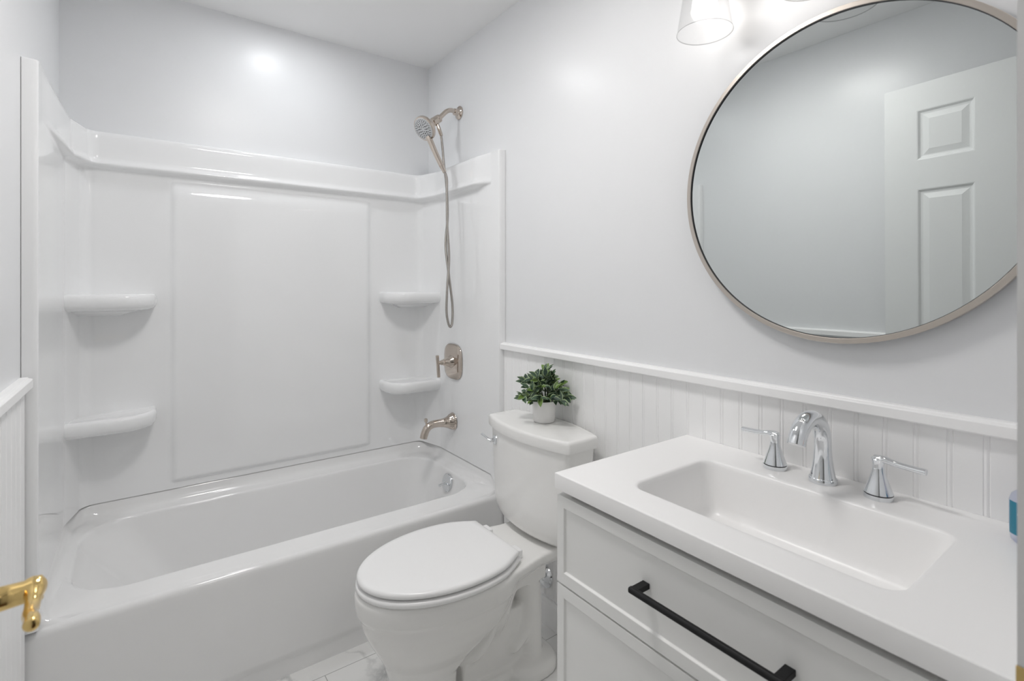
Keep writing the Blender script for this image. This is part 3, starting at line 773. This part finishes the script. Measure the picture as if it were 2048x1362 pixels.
def vanity_top():
    t = thing('countertop', (1.01, 0.4915, 0.8065), 'thick white vanity countertop with an integrated rectangular sink', 'countertop')
    x0, x1, y0, y1 = 0.762, XR - 0.0095, 0.1055, 0.880
    zt, zb = 0.842, 0.8068
    def rr_(i, z, r): return rrect(x0 + i, x1, y0, y1 - i, r, z, ns=10, nc=8, rr=(0.0015,) * 4)
    rs = [rr_(0.0, zb, 0), rr_(0.0, zt - 0.0022, 0), rr_(0.0007, zt - 0.0007, 0), rr_(0.0022, zt, 0), rr_(0.008, zt, 0)]
    ix0, ix1, iy0, iy1 = 0.846, 1.128, 0.249, 0.728
    def inn(i, z, r=0.036): return rrect(ix0 + i, ix1 - i, iy0 + i, iy1 - i, max(r - i * 0.3, 0.012), z, ns=10, nc=8)
    rs += [inn(-0.016, zt), inn(-0.006, zt), inn(-0.002, zt - 0.0008), inn(0.001, zt - 0.004), inn(0.003, zt - 0.012), inn(0.008, zt - 0.06), inn(0.013, zt - 0.100), inn(0.018, zt - 0.114), inn(0.028, zt - 0.122), inn(0.045, zt - 0.125)]
    rs += [rrect(0.94, 1.03, 0.44, 0.54, 0.04, zt - 0.129, ns=10, nc=8)]
    b = MB(); b.rings(rs, cap0=False, cap1=True)
    # underside: a frame round the basin bulge, and the bulge itself
    b.add([(x0 + 0.004, y0 + 0.004, zb), (ix0 - 0.02, y0 + 0.004, zb), (ix0 - 0.02, y1 - 0.004, zb), (x0 + 0.004, y1 - 0.004, zb)], [(0, 1, 2, 3)])
    b.add([(ix1 + 0.02, y0 + 0.004, zb), (x1, y0 + 0.004, zb), (x1, y1 - 0.004, zb), (ix1 + 0.02, y1 - 0.004, zb)], [(0, 1, 2, 3)])
    b.build('sink_top', M_TOP, t, angle=50)
    MB().lathe([(0.022, 0), (0.021, 0.003), (0.005, 0.006)], (0.985, 0.49, zt - 0.1285), n=28).build('drain', M_CHROME, t)
    return t
vanity_top()

# faucet
t = thing('faucet', (1.2, 0.495, 0.842), 'chrome widespread faucet with gooseneck spout and two lever handles', 'faucet')
fx, fy, fz = 1.2, 0.493, 0.842
b = MB().lathe([(0.0275, 0.0), (0.0275, 0.008), (0.0262, 0.0105), (0.0255, 0.011)], (fx, fy, fz), n=40)
P = []; rad = []
for h, r in ((0.010, 0.0250), (0.020, 0.0230), (0.036, 0.0202), (0.052, 0.0182), (0.068, 0.0172), (0.080, 0.0168)): P.append((fx, fy, fz + h)); rad.append(r)
cx_, cz_, Rr = fx - 0.0625, fz + 0.084, 0.0625
for k in range(1, 22):
    a = pi * k / 21 * 0.86
    P.append((cx_ + Rr * cos(a), fy, cz_ + Rr * sin(a))); rad.append(lerp(0.0169, 0.0176, k / 21))
P.append((P[-1][0] - 0.0035, fy, P[-1][2] - 0.008)); rad.append(0.0174)
b.tube(P, rad, n=36, up=(0, 1, 0))
b.build('spout', M_CHROME, t, angle=50)
for sy in (1, -1):
    hy = fy + sy * 0.1035
    b = MB().lathe([(0.0255, 0.0), (0.0255, 0.0085), (0.0235, 0.0095)], (fx, hy, fz), n=40)
    b.lathe([(0.0253, 0.0108), (0.0245, 0.0135), (0.0215, 0.022), (0.0172, 0.034), (0.0132, 0.046), (0.0108, 0.056), (0.0100, 0.064), (0.0108, 0.072), (0.0125, 0.078), (0.0100, 0.0815), (0.004, 0.083)], (fx, hy, fz), n=36)
    lv = spline([(fx + 0.001, hy - sy * 0.006, fz + 0.0765), (fx, hy + sy * 0.010, fz + 0.0785), (fx - 0.001, hy + sy * 0.030, fz + 0.0760), (fx - 0.002, hy + sy * 0.055, fz + 0.0745), (fx - 0.003, hy + sy * 0.078, fz + 0.0740)], 6)
    k = len(lv)
    b.tube(lv, [lerp(0.0105, 0.0070, sm(0, 0.5, i / k)) + 0.0006 * sm(0.6, 1, i / k) for i in range(k)], n=20, flat=0.8, up=(0, 0, 1))
    b.build('handle', M_CHROME, t, angle=50)
    MB().lathe([(0.0246, 0.0088), (0.0250, 0.0090), (0.0250, 0.0112), (0.0246, 0.0113)], (fx, hy, fz), n=40).build('gasket', M_DARK, t)

# soap bottle
sc = Vector((1.182, 0.160, 0.842))
t = thing('soap_bottle', sc, 'clear plastic soap bottle with a teal label on the countertop beside the door jamb', 'soap bottle')
def oval(c, rx, ry, z, n=40): return [Vector((c.x + rx * cos(2 * pi * k / n), c.y + ry * sin(2 * pi * k / n), z)) for k in range(n)]
b = MB().rings([oval(sc, rx, ry, sc.z + z) for rx, ry, z in ((0.026, 0.028, 0.0005), (0.030, 0.034, 0.006), (0.031, 0.036, 0.025), (0.031, 0.036, 0.070), (0.029, 0.033, 0.080), (0.022, 0.025, 0.088), (0.017, 0.018, 0.091), (0.016, 0.017, 0.093))])
b.build('bottle', M_CLEAR, t, angle=60)
b = MB(); rs = []
for z, e in ((0.018, 0), (0.072, 0)):
    rs.append([Vector((sc.x + 0.0325 * cos(a), sc.y + 0.0375 * sin(a), sc.z + z)) for a in [pi * 0.66 + pi * 0.85 * k / 24 for k in range(25)]])
b.rings(rs, False, False, closed=False)
o = b.build('label', M_LABEL, t); o['label'] = 'teal label'
b = MB()
for zc, a0, a1 in ((0.051, 0.80, 1.15), (0.040, 0.86, 1.12), (0.031, 0.84, 1.1), (0.021, 0.90, 1.12)):
    rs = [[Vector((sc.x + 0.0330 * cos(pi * a), sc.y + 0.0380 * sin(pi * a), sc.z + zc + dz)) for a in [lerp(a0, a1, k / 8) for k in range(9)]] for dz in (0, 0.0032)]
    b.rings(rs, False, False, closed=False)
b.build('label_print', M_LABELTXT, o)
MB().lathe([(0.017, 0.0925), (0.0185, 0.094), (0.0185, 0.106), (0.012, 0.109), (0.005, 0.111), (0.005, 0.122), (0.012, 0.124), (0.012, 0.129)], sc, n=24).build('pump', M_PEACH, t)

# ------------------------------------------------------------------ mirror
def mirror():
    C = Vector((1.2455, 0.4900, 1.5125)); Rm = 0.3705
    t = thing('round_mirror', (XR - 0.002, C.y, C.z - Rm), 'large round wall mirror in a thin nickel frame above the vanity', 'mirror')
    tilt = R(0.35)
    def T(r, a, x): # x measured from the mirror plane, negative into the room
        p = Vector((x, r * cos(a), r * sin(a)))
        return Vector((C.x + p.x - sin(tilt) * p.z, C.y + p.y, C.z + p.z))
    n = 144
    def ringset(prof): return [[T(r, 2 * pi * k / n, x) for k in range(n)] for r, x in prof]
    pr = [(Rm - 0.0115, 0.010), (Rm - 0.0115, -0.0085), (Rm - 0.0105, -0.0095), (Rm - 0.001, -0.0095), (Rm, -0.0085), (Rm, 0.010), (Rm - 0.0115, 0.010)]
    MB().rings(ringset(pr), False, False).build('frame', M_NICKEL_B, t, angle=40)
    pr = [(Rm - 0.0126, 0.000), (Rm - 0.0126, -0.0078), (Rm - 0.0114, -0.0080), (Rm - 0.0114, 0.000)]
    MB().rings(ringset(pr), False, False).build('inner_lip', M_DARK, t, angle=40)
    MB().rings(ringset([(Rm - 0.0124, -0.0045)]) , True, False).build('mirror_glass', M_MIRROR, t, smooth=False)
    MB().rings(ringset([(Rm - 0.012, 0.003), (Rm - 0.012, 0.009)])).build('backing', M_DARK, t, smooth=False)
mirror()

# ------------------------------------------------------------------ vanity light
t = thing('vanity_light', (XR - 0.001, 0.495, 2.10), 'three light nickel vanity fixture with clear glass shades above the mirror', 'wall lamp')
b = MB().box(XR - 0.022, XR - 0.0005, 0.435, 0.555, 2.085, 2.205)
b.build('backplate', M_NICKEL_B, t, smooth=False, bevel=0.004)
b = MB().tube([(XR - 0.052, 0.215, 2.145), (XR - 0.052, 0.775, 2.145)], 0.009, n=16)
b.tube([(XR - 0.020, 0.495, 2.145), (XR - 0.052, 0.495, 2.145)], 0.008, n=16)
b.build('bar', M_NICKEL_B, t)
for yy in (0.755, 0.495, 0.235):
    ax = 1.160
    MB().tube(spline([(XR - 0.052, yy, 2.145), (ax + 0.030, yy, 2.147), (ax + 0.008, yy, 2.140), (ax, yy, 2.118), (ax, yy, 2.09)], 6), 0.0065, n=14).build('arm', M_NICKEL_B, t)
    MB().lathe([(0.012, 0.0), (0.026, -0.006), (0.028, -0.014), (0.028, -0.022), (0.018, -0.024), (0.018, -0.052)], (ax, yy, 2.096), n=28).build('socket', M_NICKEL_B, t)
    # tapered clear glass shade, open below
    z1, z0 = 2.078, 1.916
    g = MB().lathe([(0.026, z1), (0.040, z1 - 0.001), (0.044, z1 - 0.006), (0.0680, z0 + 0.002), (0.0688, z0), (0.0674, z0), (0.0667, z0 + 0.002), (0.0425, z1 - 0.008), (0.038, z1 - 0.004), (0.026, z1 - 0.003)], (ax, yy, 0), n=64, cap0=False, cap1=False)
    for k_ in range(64 * 3, 64 * 6): g.mi[k_] = 1
    g.build('glass_shade', [M_GLASS, M_GLASSRIM], t, angle=60)
    MB().lathe([(0.003, 1.9575), (0.012, 1.960), (0.021, 1.966), (0.0275, 1.9765), (0.0305, 1.989), (0.0285, 2.0015), (0.0225, 2.0125), (0.016, 2.021), (0.0145, 2.042)], (ax, yy, 0), n=28).build('bulb', M_BULB, t, angle=90)['label'] = 'glowing white bulb'

# recessed light over the tub
t = thing('recessed_light', (0.515, 2.12, CE - 0.006), 'round white recessed ceiling light over the bathtub', 'ceiling light')
MB().lathe([(0.092, 0.0055), (0.092, 0.002), (0.086, 0.0), (0.078, -0.001), (0.074, 0.003)], (0.515, 2.12, CE - 0.006), n=48, cap0=False, cap1=False).build('trim_ring', M_TRIM, t)
MB().lathe([(0.0745, 0.004), (0.0745, 0.0022), (0.002, 0.0018)], (0.515, 2.12, CE - 0.006), n=40).build('lens', M_LENS, t)

# unseen lamp added to brighten the bathroom, above the floor between door and toilet
t = thing('ceiling_fill_lamp', (0.44, 1.12, CE - 0.05), 'round fill lamp added out of view on the bathroom ceiling near the door', 'added fill lamp')
MB().lathe([(0.185, 0.0), (0.19, 0.015), (0.19, 0.0485)], (0.44, 1.12, CE - 0.05), n=40).build('rim', M_TRIM, t)
MB().lathe([(0.02, -0.022), (0.08, -0.019), (0.14, -0.010), (0.180, 0.0)], (0.44, 1.12, CE - 0.051), n=40).build('diffuser', M_CEILFILL, t)
